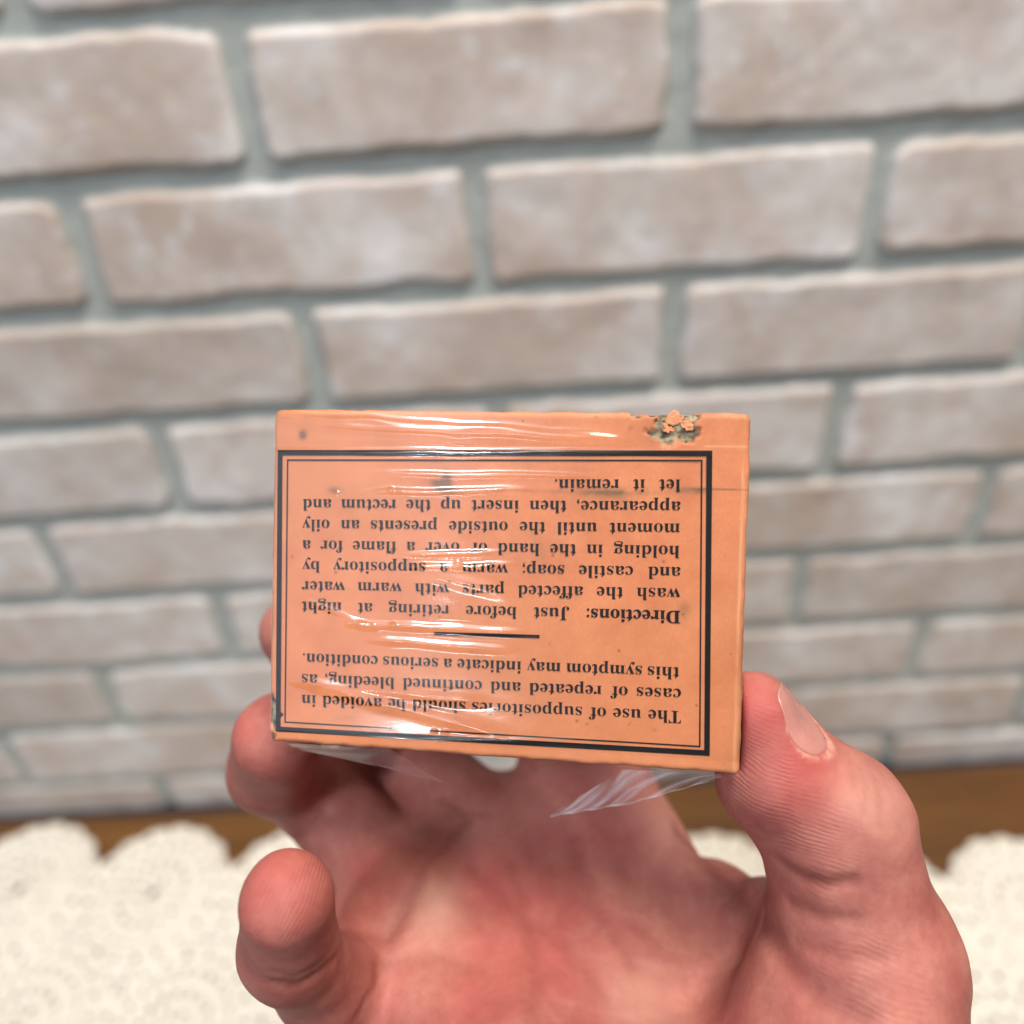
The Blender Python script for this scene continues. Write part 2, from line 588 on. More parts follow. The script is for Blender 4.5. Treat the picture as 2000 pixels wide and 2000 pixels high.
def build_carton_body():
    # rounded box whose printed face carries a fine grid, so wear and dents can sit on it
    nu, nv, nw = 300, 220, 40
    r = 0.0010
    vs, fs = [], []
    n = 0

    def patch(axis, sgn, na, nb):
        nonlocal n
        a = np.linspace(-1, 1, na)
        b = np.linspace(-1, 1, nb)
        A, B = np.meshgrid(a, b)
        C = np.full_like(A, sgn)
        P = [None, None, None]
        o = [i for i in range(3) if i != axis]
        P[axis], P[o[0]], P[o[1]] = C, A, B
        P = np.stack(P, -1).reshape(-1, 3)
        f = grid_faces(na, nb)
        flip = (sgn < 0) ^ (axis == 1)
        if flip:
            f = f[:, ::-1]
        vs.append(P)
        fs.append(f + n)
        n += len(P)
    patch(2, 1, nu, nv)
    patch(2, -1, nu, nv)
    patch(0, 1, nv, nw)
    patch(0, -1, nv, nw)
    patch(1, 1, nu, nw)
    patch(1, -1, nu, nw)
    P = np.concatenate(vs)
    half = np.array([BW / 2, BH / 2, BD / 2])
    Q = P * half
    inner = half - r
    C = np.clip(Q, -inner, inner)
    D = Q - C
    L = np.linalg.norm(D, axis=1, keepdims=True)
    Q = np.where(L > 1e-9, C + D / np.maximum(L, 1e-9) * r, Q)
    Q[:, 2] -= BD / 2
    u, v, wv = Q.T
    onf = wv > -0.0012
    # the card bellies a little and its edges are soft and uneven
    Q[:, 1] += np.where(np.abs(v) > BH / 2 - 0.0008, 0.00016 * fbm(u * 300, v * 40, wv * 200, 5), 0)
    Q[:, 0] += np.where(np.abs(u) > BW / 2 - 0.0008, 0.00014 * fbm(u * 40, v * 300, wv * 200, 6), 0)
    Q[:, 2] += np.where(onf, 0.00006 * fbm(u * 90, v * 90, 0, 8), 0)
    tear = tear_mask(Q)
    Q[:, 2] -= np.where(onf, tear * (0.00065 + 0.00045 * fbm(u * 700, v * 700, 0, 33, 2)), 0)
    Q[:, 1] -= np.where(onf | (wv > -0.004), tear * np.where(np.abs(v) > BH / 2 - 0.0012, 0.0004 + 0.0005 * fbm(u * 600, v * 90, wv * 600, 34, 2), 0), 0)
    o = mesh_obj('card_body', Q, np.concatenate(fs), M_CARD, carton)
    bm = bmesh.new()
    bm.from_mesh(o.data)
    bmesh.ops.remove_doubles(bm, verts=bm.verts, dist=1e-6)
    bmesh.ops.recalc_face_normals(bm, faces=bm.faces[:])
    bm.to_mesh(o.data)
    bm.free()
    o.data.polygons.foreach_set('use_smooth', [True] * len(o.data.polygons))
    co = np.empty(len(o.data.vertices) * 3, np.float32)
    o.data.vertices.foreach_get('co', co)
    u, v, wv = co.reshape(-1, 3).astype(float).T
    fd = np.sort(np.stack([BW / 2 - np.abs(u), BH / 2 - np.abs(v), BD / 2 - np.abs(wv + BD / 2)]), 0)
    e = fd[1]                                   # distance to the nearest edge of the box
    wear = np.exp(-(np.maximum(e, 0) / 0.0007) ** 2) * (0.35 + 0.5 * np.clip(fbm(u * 250, v * 250, wv * 250, 3), 0, 1))
    dirt = np.zeros_like(u)

    def smudge(x, y, sx, sy, a, seed, rot=0.0):
        c = face(x, y)
        du, dv = u - c[0], v - c[1]
        cr, sr = math.cos(rot), math.sin(rot)
        du, dv = du * cr + dv * sr, -du * sr + dv * cr
        kx, ky = sx * 8.7e-5, sy * 8.7e-5
        g = np.exp(-(du / kx) ** 2 - (dv / ky) ** 2)
        return a * g * np.clip(0.75 + 0.6 * fbm(u * 420, v * 420, 0, seed), 0, 1.3) * (wv > -0.001)
    for s in ((592, 849, 8, 9, 0.75, 1), (868, 950, 22, 7, 1.2, 2, -0.3), (872, 940, 9, 18, 0.9, 12), (862, 955, 12, 6, 1.0, 22), (862, 925, 22, 20, 0.18, 3), (655, 958, 16, 7, 0.5, 4),
              (1200, 962, 75, 8, 0.5, 5, 0.03), (1350, 958, 26, 6, 0.55, 6), (1210, 975, 40, 16, 0.25, 7), (1275, 848, 20, 20, 0.28, 8),
              (1164, 814, 4, 3, 0.7, 9), (1232, 835, 4, 5, 0.8, 10), (1060, 1070, 60, 50, 0.10, 11), (1335, 1190, 14, 22, 0.22, 13),
              (1005, 958, 260, 2.2, 0.22, 14), (1410, 956, 60, 1.6, 0.5, 15), (1279, 1426, 3, 3, 0.7, 16), (1180, 1480, 90, 9, 0.10, 17),
              (700, 1400, 120, 4, 0.12, 18, 0.2), (560, 1000, 10, 60, 0.10, 19), (1415, 1490, 20, 14, 0.20, 20)):
        dirt = dirt + smudge(*s)
    dirt = dirt * 1.7
    for (x, y) in ((541, 799), (1466, 807), (1439, 1514), (526, 1450)):
        c = face(x, y)
        dirt = dirt + 0.35 * np.exp(-np.hypot(u - c[0], v - c[1]) / 0.0012) * np.clip(0.6 + fbm(u * 500, v * 500, wv * 500, 40), 0, 1.2)
    dirt = dirt + (0.75 * np.exp(-(np.maximum(e, 0) / 0.00042) ** 2) + 0.20 * np.exp(-np.maximum(e, 0) / 0.0016)) * np.clip(0.40 + 0.9 * fbm(u * 130, v * 130, wv * 130, 41), 0, 1)
    attr(o, 'bare', tear_mask(np.stack([u, v, wv], 1)))
    fl = np.exp(-((u - (BW / 2 - 0.00105 + 0.0001 * vnoise(v * 300, v * 0, 0, 4))) / 0.00022) ** 2) * np.clip(0.5 + 0.7 * fbm(v * 160, v * 0, 0, 9), 0, 1)
    fl = fl + 0.7 * np.exp(-((v - face(1000, 866)[1]) / 0.00018) ** 2) * (u > face(1375, 900)[0])
    attr(o, 'line', np.clip(fl, 0, 1) * (wv > -0.0012))
    attr(o, 'wear', np.clip(wear, 0, 0.85))
    attr(o, 'dirt', np.clip(dirt, 0, 0.9))


build_carton_body()


# ---- printing
def poly_sheet(name, polys, z, mat, parent):
    vs, fs = [], []
    for p in polys:
        fs.append(list(range(len(vs), len(vs) + len(p))))
        vs += [(a, b, z) for a, b in p]
    return mesh_obj(name, vs, fs, mat, parent, smooth=False)


def frame_strips(out, inn):
    polys = []
    for i in range(4):
        j = (i + 1) % 4
        n = 40
        a = [out[i] + (out[j] - out[i]) * t for t in np.linspace(0, 1, n)]
        b = [inn[i] + (inn[j] - inn[i]) * t for t in np.linspace(0, 1, n)]
        for k in range(n - 1):
            polys.append([a[k], a[k + 1], b[k + 1], b[k]])
    return polys


def ring_of(pts, th):
    pts = [np.array(p) for p in pts]
    c = sum(pts) / 4
    inn = [p + np.sign(c - p) * th for p in pts]
    return frame_strips(pts, inn)


o_pts = [face(543, 879), face(1391, 880), face(1386, 1476), face(539, 1428)]
i_pts = [face(561, 897), face(1372, 898), face(1368, 1459), face(556, 1411)]
polys = ring_of(o_pts, 0.00090) + ring_of(i_pts, 0.00024)
a, b = face(848, 1237), face(1054, 1243)
th = np.array([0, 0.00028])
polys.append([a - th, b - th, b + th, a + th])
poly_sheet('printed_frame', polys, 0.00013, M_INK, carton)


def bold(s):
    r = ''
    for c in s:
        if c.islower():
            r += chr(0x1D41A + ord(c) - 97)
        elif c.isupper():
            r += chr(0x1D400 + ord(c) - 65)
        else:
            r += c
    return r


LINES = [  # words, right-end (start) px, left-end px, both on the baseline
    ('The use of suppositories should be avoided in', (1330, 1388.5), (589.5, 1356.5)),
    ('cases of repeated and continued bleeding, as', (1330, 1345.0), (590, 1316.0)),
    ('this symptom may indicate a serious condition.', (1326, 1303.0), (592, 1275.5)),
    ('*Directions: Just before retiring at night', (1329, 1193.0), (589.5, 1174.5)),
    ('wash the affected parts with warm water', (1329, 1149.0), (590, 1134.7)),
    ('and castile soap; warm a suppository by', (1329, 1107.5), (591, 1095.0)),
    ('holding in the hand or over a flame for a', (1327, 1065.8), (591, 1055.0)),
    ('moment until the outside presents an oily', (1328, 1022.5), (591, 1014.5)),
    ('appearance, then insert up the rectum and', (1329, 979.5), (592, 974.5)),
    ('let it remain.', (1329, 936.3), (1084, 936.0)),
]


def word_mesh(txt, offset):
    cu = bpy.data.curves.new('word', 'FONT')
    cu.body = bold(txt)
    cu.resolution_u = 5
    cu.offset = offset
    ob = bpy.data.objects.new('word', cu)
    COL.objects.link(ob)
    bpy.context.view_layer.update()
    dg = bpy.context.evaluated_depsgraph_get()
    me = bpy.data.meshes.new_from_object(ob.evaluated_get(dg))
    co = np.empty(len(me.vertices) * 3, np.float32)
    me.vertices.foreach_get('co', co)
    co = co.reshape(-1, 3)[:, :2].copy()
    fc = [list(p.vertices) for p in me.polygons]
    bpy.data.objects.remove(ob)
    bpy.data.curves.remove(cu)
    bpy.data.meshes.remove(me)
    return co, fc


def build_text():
    vs, fs = [], []
    CAP = 0.00203 / 0.68            # text size so that capitals are about 2.2 mm high
    for txt, R_, L_ in LINES:
        p0, p1 = face(*R_), face(*L_)
        run = np.linalg.norm(p1 - p0)
        d = (p1 - p0) / run
        up = np.array([d[1], -d[0]])
        if up[1] > 0:
            up = -up
        ws = []
        for word in txt.split(' '):
            strong = word.startswith('*')
            word = word.lstrip('*')
            co, fc = word_mesh(word, 0.008 if strong else -0.002)
            co[:, 0] -= co[:, 0].min()
            ws.append((co, fc, co[:, 0].max()))
        nat = sum(x[2] for x in ws)
        sx = CAP * 1.105
        gaps = (run - nat * sx) / (len(ws) - 1)
        if gaps < 0.00095:
            sx = (run - 0.00095 * (len(ws) - 1)) / nat
            gaps = 0.00095
        if txt.startswith('let'):
            pass
        x = 0.0
        for co, fc, wd in ws:
            base = sum(len(v) for v in vs)
            loc = p0 + np.outer(co[:, 0] * sx + x, d) + np.outer(co[:, 1] * CAP, up)
            loc = loc + 0.000022 * np.stack([vnoise(loc[:, 0] * 9000, loc[:, 1] * 9000, 0, 1), vnoise(loc[:, 0] * 9000, loc[:, 1] * 9000, 0, 2)], 1)
            vs.append(np.column_stack([loc, np.full(len(loc), 0.00013)]))
            fs += [[i + base for i in f] for f in fc]
            x += wd * sx + gaps
    mesh_obj('printed_text', np.concatenate(vs), fs, M_INK, carton, smooth=False)


build_text()


# ---- glossy tape with wrinkles (real relief)
def build_tape():
    nu, nv = 400, 330
    us = np.linspace(-BW / 2 + 0.0004, BW / 2 - 0.0005, nu)
    v_lo, v_hi = face(900, 1436)[1] - 0.0012, BH / 2 - 0.0003
    vs_ = np.linspace(v_lo, v_hi, nv)
    Uu, Vv = np.meshgrid(us, vs_)
    h = np.full(Uu.shape, 0.00030)
    h += 0.00006 * fbm(Uu * 60, Vv * 130, 0, 11, 1)

    def wr(x0, y0, x1, y1, amp, wid, seed):
        p0, p1 = face(x0, y0), face(x1, y1)
        dd = p1 - p0
        L = np.linalg.norm(dd)
        dd /= L
        nn = np.array([-dd[1], dd[0]])
        s = (Uu - p0[0]) * dd[0] + (Vv - p0[1]) * dd[1]
        n = (Uu - p0[0]) * nn[0] + (Vv - p0[1]) * nn[1] + 0.00020 * fbm(s * 130, s * 0, seed, seed, 2)
        along = np.exp(-np.maximum(0, np.maximum(-s, s - L)) ** 2 / 0.004 ** 2)
        wid = 1.55 * wid * (1 + 0.12 * vnoise(s * 260, s * 0, seed + 0.3, seed + 5))
        return 1.75 * amp * along * np.exp(-(n / wid) ** 2) * (1 + 0.15 * vnoise(s * 200, s * 0, seed, seed + 9))
    for a in ((560, 812, 1150, 852, 0.00013, 0.00045, 1), (640, 832, 1180, 858, 0.00012, 0.00038, 2),
              (560, 884, 1380, 885, 0.00010, 0.00040, 3), (800, 926, 1100, 931, 0.00010, 0.00028, 4),
              (760, 962, 970, 956, 0.00012, 0.00034, 5), (840, 1082, 930, 1080, 0.00011, 0.00030, 6),
              (830, 1106, 950, 1104, 0.00013, 0.00036, 7), (720, 1218, 980, 1232, 0.00014, 0.00042, 8),
              (760, 1250, 960, 1268, 0.00012, 0.00045, 9), (560, 1440, 1150, 1448, 0.00010, 0.00035, 10),
              (860, 1128, 950, 1152, 0.00014, 0.00085, 12), (640, 1345, 1000, 1440, 0.00012, 0.0007, 13),
              (600, 1330, 900, 1365, 0.00010, 0.0006, 14), (620, 1180, 700, 1215, 0.00008, 0.0004, 15)):
        h += wr(*a)
    # the edge of a second strip of tape
    h += 0.00007 / (1 + np.exp(-(Vv - face(1000, 869)[1]) / 0.00007))
    # small trapped bubbles
    for (x, y, r) in ((681, 1218, 5), (704, 1221, 4), (729, 1222, 3), (770, 1220, 5), (660, 964, 5), (765, 957, 5), (780, 960, 4), (895, 1100, 6), (850, 1428, 5), (870, 1430, 6)):
        c = face(x, y)
        k = r * 8.7e-5
        h += 0.00012 * np.exp(-((Uu - c[0]) ** 2 + (Vv - c[1]) ** 2) / k ** 2)
    P = np.stack([Uu, Vv, h], -1).reshape(-1, 3)
    mesh_obj('clear_tape', P, grid_faces(nu, nv), M_TAPE, carton)


build_tape()


# ---- torn scraps of the printed paper, curling out of the bare patch
def flake(x, y, rx, ry, rot, tilt, phi, seed):
    c = face(x, y)
    rings, seg = 5, 22
    vs, fs = [(c[0], c[1], 0.0)], []
    for r in range(1, rings + 1):
        for k in range(seg):
            th = 2 * math.pi * k / seg
            q = r / rings * (1 + 0.62 * float(fbm(math.cos(th) * 1.3 + 5, math.sin(th) * 1.3, 0, seed, 3)))
            a, b = q * rx * 8.7e-5 * math.cos(th), q * ry * 8.7e-5 * math.sin(th)
            u, v = a * math.cos(rot) - b * math.sin(rot), a * math.sin(rot) + b * math.cos(rot)
            lift = tilt * (u * math.cos(phi) + v * math.sin(phi))
            z = lift + 90 * max(lift, 0) ** 2 * 3 + 0.00012 * float(fbm(u * 2500, v * 2500, 0, seed + 3, 2))
            vs.append((c[0] + u, c[1] + v, z))
    for k in range(seg):
        fs.append([0, 1 + k, 1 + (k + 1) % seg])
        for r in range(rings - 1):
            a = 1 + r * seg
            fs.append([a + k, a + seg + k, a + seg + (k + 1) % seg, a + (k + 1) % seg])
    o = mesh_obj('peeled_flake', vs, fs, M_FLAKE, carton)
    m = o.modifiers.new('thickness', 'SOLIDIFY')
    m.thickness = 0.0001


for k, a in enumerate(((1320, 816, 15, 10, 0.5, 0.14, 1.9, 3), (1340, 832, 12, 11, 0.2, 0.16, 0.4, 9), (1306, 838, 10, 7, -0.2, 0.18, 2.6, 14))):
    flake(*a)


# ---- loose plastic wrap under the carton
def film(name, top, bot, n, m, folds, seed, hz):
    """ruled sheet between two 3-D polylines (camera space), with diagonal folds"""
    def samp(P, t):
        P = np.array(P)
        s = np.linspace(0, 1, len(P))
        return np.stack([np.interp(t, s, P[:, k]) for k in range(3)], -1)
    t = np.linspace(0, 1, n)
    A, B = samp(top, t), samp(bot, t)
    s = np.linspace(0, 1, m)[:, None, None]
    P = A[None] * (1 - s) + B[None] * s
    T, S = np.meshgrid(t, s.ravel())
    ph = folds * (T * 1.6 + S * 0.5) + 0.5 * vnoise(T * 3, S * 1.5, 0, seed)
    rip = np.sin(ph * 2 * math.pi)
    amp = 0.00016 * np.minimum(1, S * 5)
    P = P + (0.7 * amp * rip)[..., None] * np.array([0.2, 0.25, -0.95])
    q = box_local(P.reshape(-1, 3))
    o = mesh_obj(name, q, grid_faces(n, m), M_WRAP, carton)
    attr(o, 'crease', (np.clip(0.42 + 0.95 * fbm(T * 13 + S * 5, S * 1.3, 0, seed + 3, 3), 0.05, 1) ** 1.3 * hz + np.clip((S - 0.93) / 0.05, 0, 1) * 0.9).ravel())  # painted sheen: whitish streaks and a bright lower rim


film('plastic_wrap', [px(1078, 1591, .147), px(1215, 1503, .137), px(1408, 1512, .128)],
     [px(1074, 1595, .147), px(1235, 1569, .142), px(1410, 1519, .130)], 120, 30, 4.2, 3, 1.0)
film('plastic_wrap', [px(560, 1452, .140), px(760, 1462, .137), px(866, 1526, .146)],
     [px(590, 1466, .144), px(740, 1496, .146), px(870, 1529, .146)], 80, 16, 1.2, 8, 0.25)


# ------------------------------------------------------------------ the hand (signed distances, one continuous skin)
def smin(a, b, k):
    h = np.clip(0.5 + 0.5 * (b - a) / k, 0, 1)
    return b + (a - b) * h - k * h * (1 - h)


def cone(P, a, b, ra, rb):
    a, b = np.asarray(a), np.asarray(b)
    ab = b - a
    t = np.clip(((P - a) @ ab) / (ab @ ab), 0, 1)
    return np.linalg.norm(P - a - t[..., None] * ab, axis=-1) - (ra + (rb - ra) * t)


mm = 0.001
J = dict(
    # little finger
    l0=px(795, 1945, .166), l1=px(630, 1918, .147), l2=px(565, 1848, .1315), l3=px(561, 1758, .1190),
    # ring finger
    r0=px(798, 1745, .172), r1=px(612, 1546, .188), r2=px(530, 1500, .170), r3=px(541, 1440, .1565),
    # middle finger
    m0=px(922, 1625, .185), m1=px(775, 1430, .207), m2=px(640, 1330, .199), m3=px(580, 1232, .175),
    # index finger, behind the carton
    i0=px(1105, 1600, .190), i1=px(1065, 1330, .205), i2=px(960, 1170, .196), i3=px(860, 1080, .184),
    # thumb
    t0=px(1474, 1392, .1350), t1=px(1518, 1508, .1350), t2=px(1628, 1606, .1340), t3=px(1655, 1720, .1350), t4=px(1672, 1850, .1370),
    wr=px(1330, 2330, .134), wu=px(1080, 2330, .132), cmc=px(1560, 2230, .132),
)
P_ = lambda n: J[n]
FINGERS = [
    [('l0', 'l1', 9.2, 8.4), ('l1', 'l2', 8.3, 7.6), ('l2', 'l3', 7.8, 7.4)],
    [('r0', 'r1', 10.8, 10.4), ('r1', 'r2', 9.8, 8.9), ('r2', 'r3', 8.8, 9.0)],
    [('m0', 'm1', 11.9, 11.2), ('m1', 'm2', 9.4, 8.8), ('m2', 'm3', 8.8, 8.2)],
    [('i0', 'i1', 10.6, 9.5), ('i1', 'i2', 9.3, 8.6), ('i2', 'i3', 8.5, 7.6)],
]


class Grid:
    def __init__(self, lo, hi, h):
        self.lo, self.h = np.array(lo), h
        self.n = np.ceil((np.array(hi) - self.lo) / h).astype(int) + 1
        self.ax = [self.lo[i] + h * np.arange(self.n[i]) for i in range(3)]
        self.D = np.full(self.n, 0.05, np.float32)

    def window(self, lo, hi):
        a = np.clip(np.floor((np.asarray(lo) - self.lo) / self.h).astype(int), 0, self.n)
        b = np.clip(np.ceil((np.asarray(hi) - self.lo) / self.h).astype(int) + 1, 0, self.n)
        sl = tuple(slice(a[i], b[i]) for i in range(3))
        g = np.meshgrid(*[self.ax[i][sl[i]] for i in range(3)], indexing='ij')
        return sl, np.stack(g, -1)

    def sample(self, p):
        q = (np.asarray(p) - self.lo) / self.h
        q = np.clip(q, 0, self.n - 1.001)
        i = q.astype(int)
        f = q - i
        r = 0
        for a in (0, 1):
            for b in (0, 1):
                for c in (0, 1):
                    wt = (f[..., 0] if a else 1 - f[..., 0]) * (f[..., 1] if b else 1 - f[..., 1]) * (f[..., 2] if c else 1 - f[..., 2])
                    r = r + wt * self.D[i[..., 0] + a, i[..., 1] + b, i[..., 2] + c]
        return r

    def hit(self, x, y, z0=0.105, z1=0.21):
        """first skin point seen through a photo pixel"""
        zs = np.arange(z0, z1, 0.0003)
        pts = np.stack([px(x, y, z) for z in zs])
        d = self.sample(pts)
        k = np.argmax(d < 0)
        return pts[k] if d[k] < 0 else None


G = Grid((-0.066, 0.006, 0.088), (0.118, 0.215, 0.222), 0.00078)


def chain(segs, k, pad=0.014):
    pts = np.array([P_(s[i]) if isinstance(s[i], str) else s[i] for s in segs for i in (0, 1)])
    rmax = max(max(s[2], s[3]) for s in segs) * mm
    sl, W = G.window(pts.min(0) - rmax - pad, pts.max(0) + rmax + pad)
    d = None
    for s in segs:
        a = P_(s[0]) if isinstance(s[0], str) else s[0]
        b = P_(s[1]) if isinstance(s[1], str) else s[1]
        c = cone(W, a, b, s[2] * mm, s[3] * mm)
        d = c if d is None else smin(d, c, k)
    return sl, d, W


def build_hand():
    # palm: metacarpal columns, heel, thumb mound and web, blended broadly
    def mid(a, b, t):
        return P_(a) * (1 - t) + P_(b) * t
    off = np.array([0, 0.002, 0.004])
    palm = [
        (P_('l0') + off, P_('wu'), 10.5, 17.0), (P_('r0') + off, mid('wu', 'wr', .35), 11.0, 15.5),
        (P_('m0') + off, mid('wu', 'wr', .65), 11.5, 15.0), (P_('i0') + off, P_('wr'), 11.5, 16.0),
        (mid('r0', 'l0', .5), mid('m0', 'r0', .5), 9.0, 9.0), (mid('m0', 'r0', .5) + off, mid('i0', 'm0', .45) + off, 10.0, 10.0),
        (P_('wu'), P_('wr'), 19.0, 20.0),
        (px(1215, 1625, .190), px(1165, 1400, .203), 10.0, 9.5), (P_('m0') + off, px(1215, 1625, .190), 11.0, 10.5),
        (px(735, 1795, .172), px(720, 1850, .163), 7.5, 7.5), (P_('r0'), px(735, 1795, .172), 10, 8), (px(800, 1620, .192), px(700, 1500, .204), 8.0, 7.5),
        (px(840, 1960, .158), px(980, 2120, .142), 13.0, 16.0),           # heel on the little-finger side
    ]
    slp, dp, Wp = chain(palm, 0.009, 0.02)
    G.D[slp] = np.minimum(G.D[slp], dp)
    web = [
        (P_('i0') + off, px(1270, 1690, .184), 9.5, 8.0), (px(1270, 1690, .184), px(1400, 1768, .172), 8.0, 7.0),
        (px(1400, 1768, .172), px(1530, 1820, .155), 7.0, 8.5), (px(1530, 1820, .155), px(1660, 1860, .140), 8.5, 11),
        (px(1270, 1690, .184), px(1330, 1950, .162), 8, 13), (px(1400, 1768, .172), px(1480, 2020, .150), 7, 13),
    ]
    sl, d, W = chain(web, 0.006, 0.02)
    G.D[sl] = smin(G.D[sl], d, 0.008)
    th = [('t3', 't4', 12.2, 14.5), ('t4', 'cmc', 15.5, 19.0), (px(1690, 1900, .136), px(1660, 2120, .131), 15.0, 19.0),
          ('cmc', 'wr', 18.0, 19.0)]
    sl, d, W = chain(th, 0.006, 0.02)
    G.D[sl] = smin(G.D[sl], d, 0.006)
    # wrist
    fa = P_('wu') * .5 + P_('wr') * .5
    sl, d, W = chain([(fa + np.array([-.012, .0, .0]), fa + np.array([0.020, .09, -.012]), 19, 22), (fa + np.array([.014, 0, 0]), fa + np.array([.050, .088, -.012]), 19, 22)], 0.01, 0.02)
    G.D[sl] = smin(G.D[sl], d, 0.010)
    # thumb, flattened across: two parallel columns
    dz = np.array([0.002, 0.001, 0.0042])
    t0, t1, t2, t3 = P_('t0'), P_('t1'), P_('t2'), P_('t3')
    tip = [(t0 - dz * .8, t1 - dz * .7, 5.9, 8.9), (t0 + dz * .8, t1 + dz * .7, 5.9, 8.9), (t0 - dz * .8, t0 + dz * .8, 6.0, 6.0), (t1, t2, 10.4, 12.4), (t2, t3, 12.4, 12.0)]
    sl, d, W = chain(tip, 0.004, 0.02)
    G.D[sl] = smin(G.D[sl], d, 0.0035)
    base = G.D.copy()
    fd = []
    for k, segs in enumerate(FINGERS):
        sl, d, W = chain(segs, 0.0035, 0.02)
        # soft bellies of the phalanges on the palm side
        fd.append((sl, smin(base[sl], d, 0.0045)))
    for sl, d in fd:
        G.D[sl] = smin(G.D[sl], d, 0.0009)
    # the skin flattens where it presses on the carton
    slw, Wb = G.window(np.array(ctr) - 0.075, np.array(ctr) + 0.075)
    q = box_local(Wb)
    q[..., 2] += BD / 2
    e = np.abs(q) - np.array([BW / 2 + 0.0002, BH / 2 + 0.0002, BD / 2 + 0.0002])
    bd = np.linalg.norm(np.maximum(e, 0), axis=-1) + np.minimum(e.max(-1), 0)
    G.D[slw] = -smin(-G.D[slw], bd, 0.0008)

    # creases: polylines through photo pixels, laid on the skin they are seen on
    CREASES = [
        ([(1332, 1625), (1400, 1700), (1450, 1765), (1500, 1820), (1545, 1890), (1600, 1940), (1690, 1990)], 1.3, 2.6),
        ([(1530, 1690), (1570, 1715), (1620, 1728), (1675, 1722)], 0.9, 1.2),
        ([(1545, 1765), (1600, 1790), (1680, 1795)], 0.5, 1.2),
        ([(1560, 1845), (1640, 1870), (1740, 1865)], 0.4, 1.4),
        ([(760, 1830), (790, 1780), (815, 1735), (830, 1690), (880, 1640), (920, 1600)], 0.8, 1.3),
        ([(862, 1560), (905, 1590), (950, 1590)], 0.5, 1.3),
        ([(540, 1915), (580, 1925), (625, 1900), (660, 1870)], 0.7, 0.9),
        ([(535, 1895), (575, 1905), (620, 1885)], 0.35, 0.7),
        ([(700, 1985), (735, 1920), (742, 1870)], 0.5, 1.2),
        ([(560, 1640), (600, 1625), (640, 1590)], 0.6, 1.2),
        ([(1000, 1690), (1030, 1800), (1050, 1900), (1040, 1990)], 0.45, 2.4),
        ([(930, 1700), (1010, 1780), (1110, 1850), (1190, 1960)], 0.35, 2.0),
        ([(760, 1880), (850, 1870), (960, 1900)], 0.25, 1.6),
        ([(1120, 1640), (1160, 1760), (1240, 1900)], 0.35, 2.2),
        ([(1680, 1500), (1690, 1540), (1688, 1590)], 0.25, 0.7),
        ([(1712, 1520), (1722, 1570), (1715, 1620)], 0.25, 0.7),
        ([(1655, 1470), (1668, 1520), (1668, 1560)], 0.22, 0.7),
    ]
    lines = []
    for pts, dep, wid in CREASES:
        dense = []
        for i in range(len(pts) - 1):
            for t in np.linspace(0, 1, 14, endpoint=False):
                dense.append((pts[i][0] + (pts[i + 1][0] - pts[i][0]) * t, pts[i][1] + (pts[i + 1][1] - pts[i][1]) * t))
        h3 = [G.hit(*p) for p in dense]
        h3 = np.array([p for p in h3 if p is not None])
        if len(h3) > 3:
            lines.append((h3, dep * mm, wid * mm))

    def line_fall(W, h3, wid):
        d2 = np.full(W.shape[:-1], 1.0)
        for p in h3[::2]:
            d2 = np.minimum(d2, ((W - p) ** 2).sum(-1))
        return np.exp(-d2 / wid ** 2)
    for h3, dep, wid in lines:
        sl, W = G.window(h3.min(0) - wid * 3, h3.max(0) + wid * 3)
        G.D[sl] += dep * line_fall(W, h3, wid)

    # thumb nail bed: local frame of the end phalanx
    ax = t0 - t1
    ax = ax / np.linalg.norm(ax)
    ax = np.array([-0.24, -0.94, 0.12])
    ax /= np.linalg.norm(ax)
    nrm = np.array([0.66, -0.22, -0.72])
    nrm -= ax * (nrm @ ax)
    nrm /= np.linalg.norm(nrm)
    lat = np.cross(ax, nrm)
    axis_pt = px(1482, 1410, .1345)
    N0 = axis_pt + nrm * 6 * mm
    HL, HW = 6.0 * mm, 4.9 * mm

    def nail_s(a, c):                                       # superellipse, square-ish towards the tip
        pw = np.where(a > 0, 4.0, 2.4)
        return np.abs(a / HL) ** pw + np.abs(c / HW) ** pw
    sl, W = G.window(N0 - 0.013, N0 + 0.013)
    r = W - axis_pt
    a, c, b = r @ ax, r @ lat, r @ nrm
    s = nail_s(a, c)
    up = b > 0
    G.D[sl] += np.where(up, 0.25 * mm * (1 / (1 + np.exp((s - 1.0) * 9))) - 0.40 * mm * np.exp(-((s - 1.45) / 0.35) ** 2) * (a < HL * 0.75), 0)
    # fine unevenness of flesh
    for k in range(0, G.n[0], 40):
        sl = (slice(k, min(k + 40, G.n[0])), slice(None), slice(None))
        g = np.meshgrid(G.ax[0][sl[0]], G.ax[1], G.ax[2], indexing='ij')
        G.D[sl] += (0.00035 * fbm(g[0] * 110, g[1] * 110, g[2] * 110, 61, 2)).astype(np.float32)

    # ---- naive surface nets
    D = G.D
    S = D < 0
    n = D.shape
    c = np.zeros((n[0] - 1, n[1] - 1, n[2] - 1), np.int8)
    for i in (0, 1):
        for j in (0, 1):
            for k in (0, 1):
                c += S[i:n[0] - 1 + i, j:n[1] - 1 + j, k:n[2] - 1 + k]
    act = (c > 0) & (c < 8)
    idx = np.argwhere(act)
    vid = np.full(act.shape, -1, np.int64)
    vid[act] = np.arange(len(idx))
    acc = np.zeros((len(idx), 3))
    cnt = np.zeros(len(idx))
    corners = [(i, j, k) for i in (0, 1) for j in (0, 1) for k in (0, 1)]
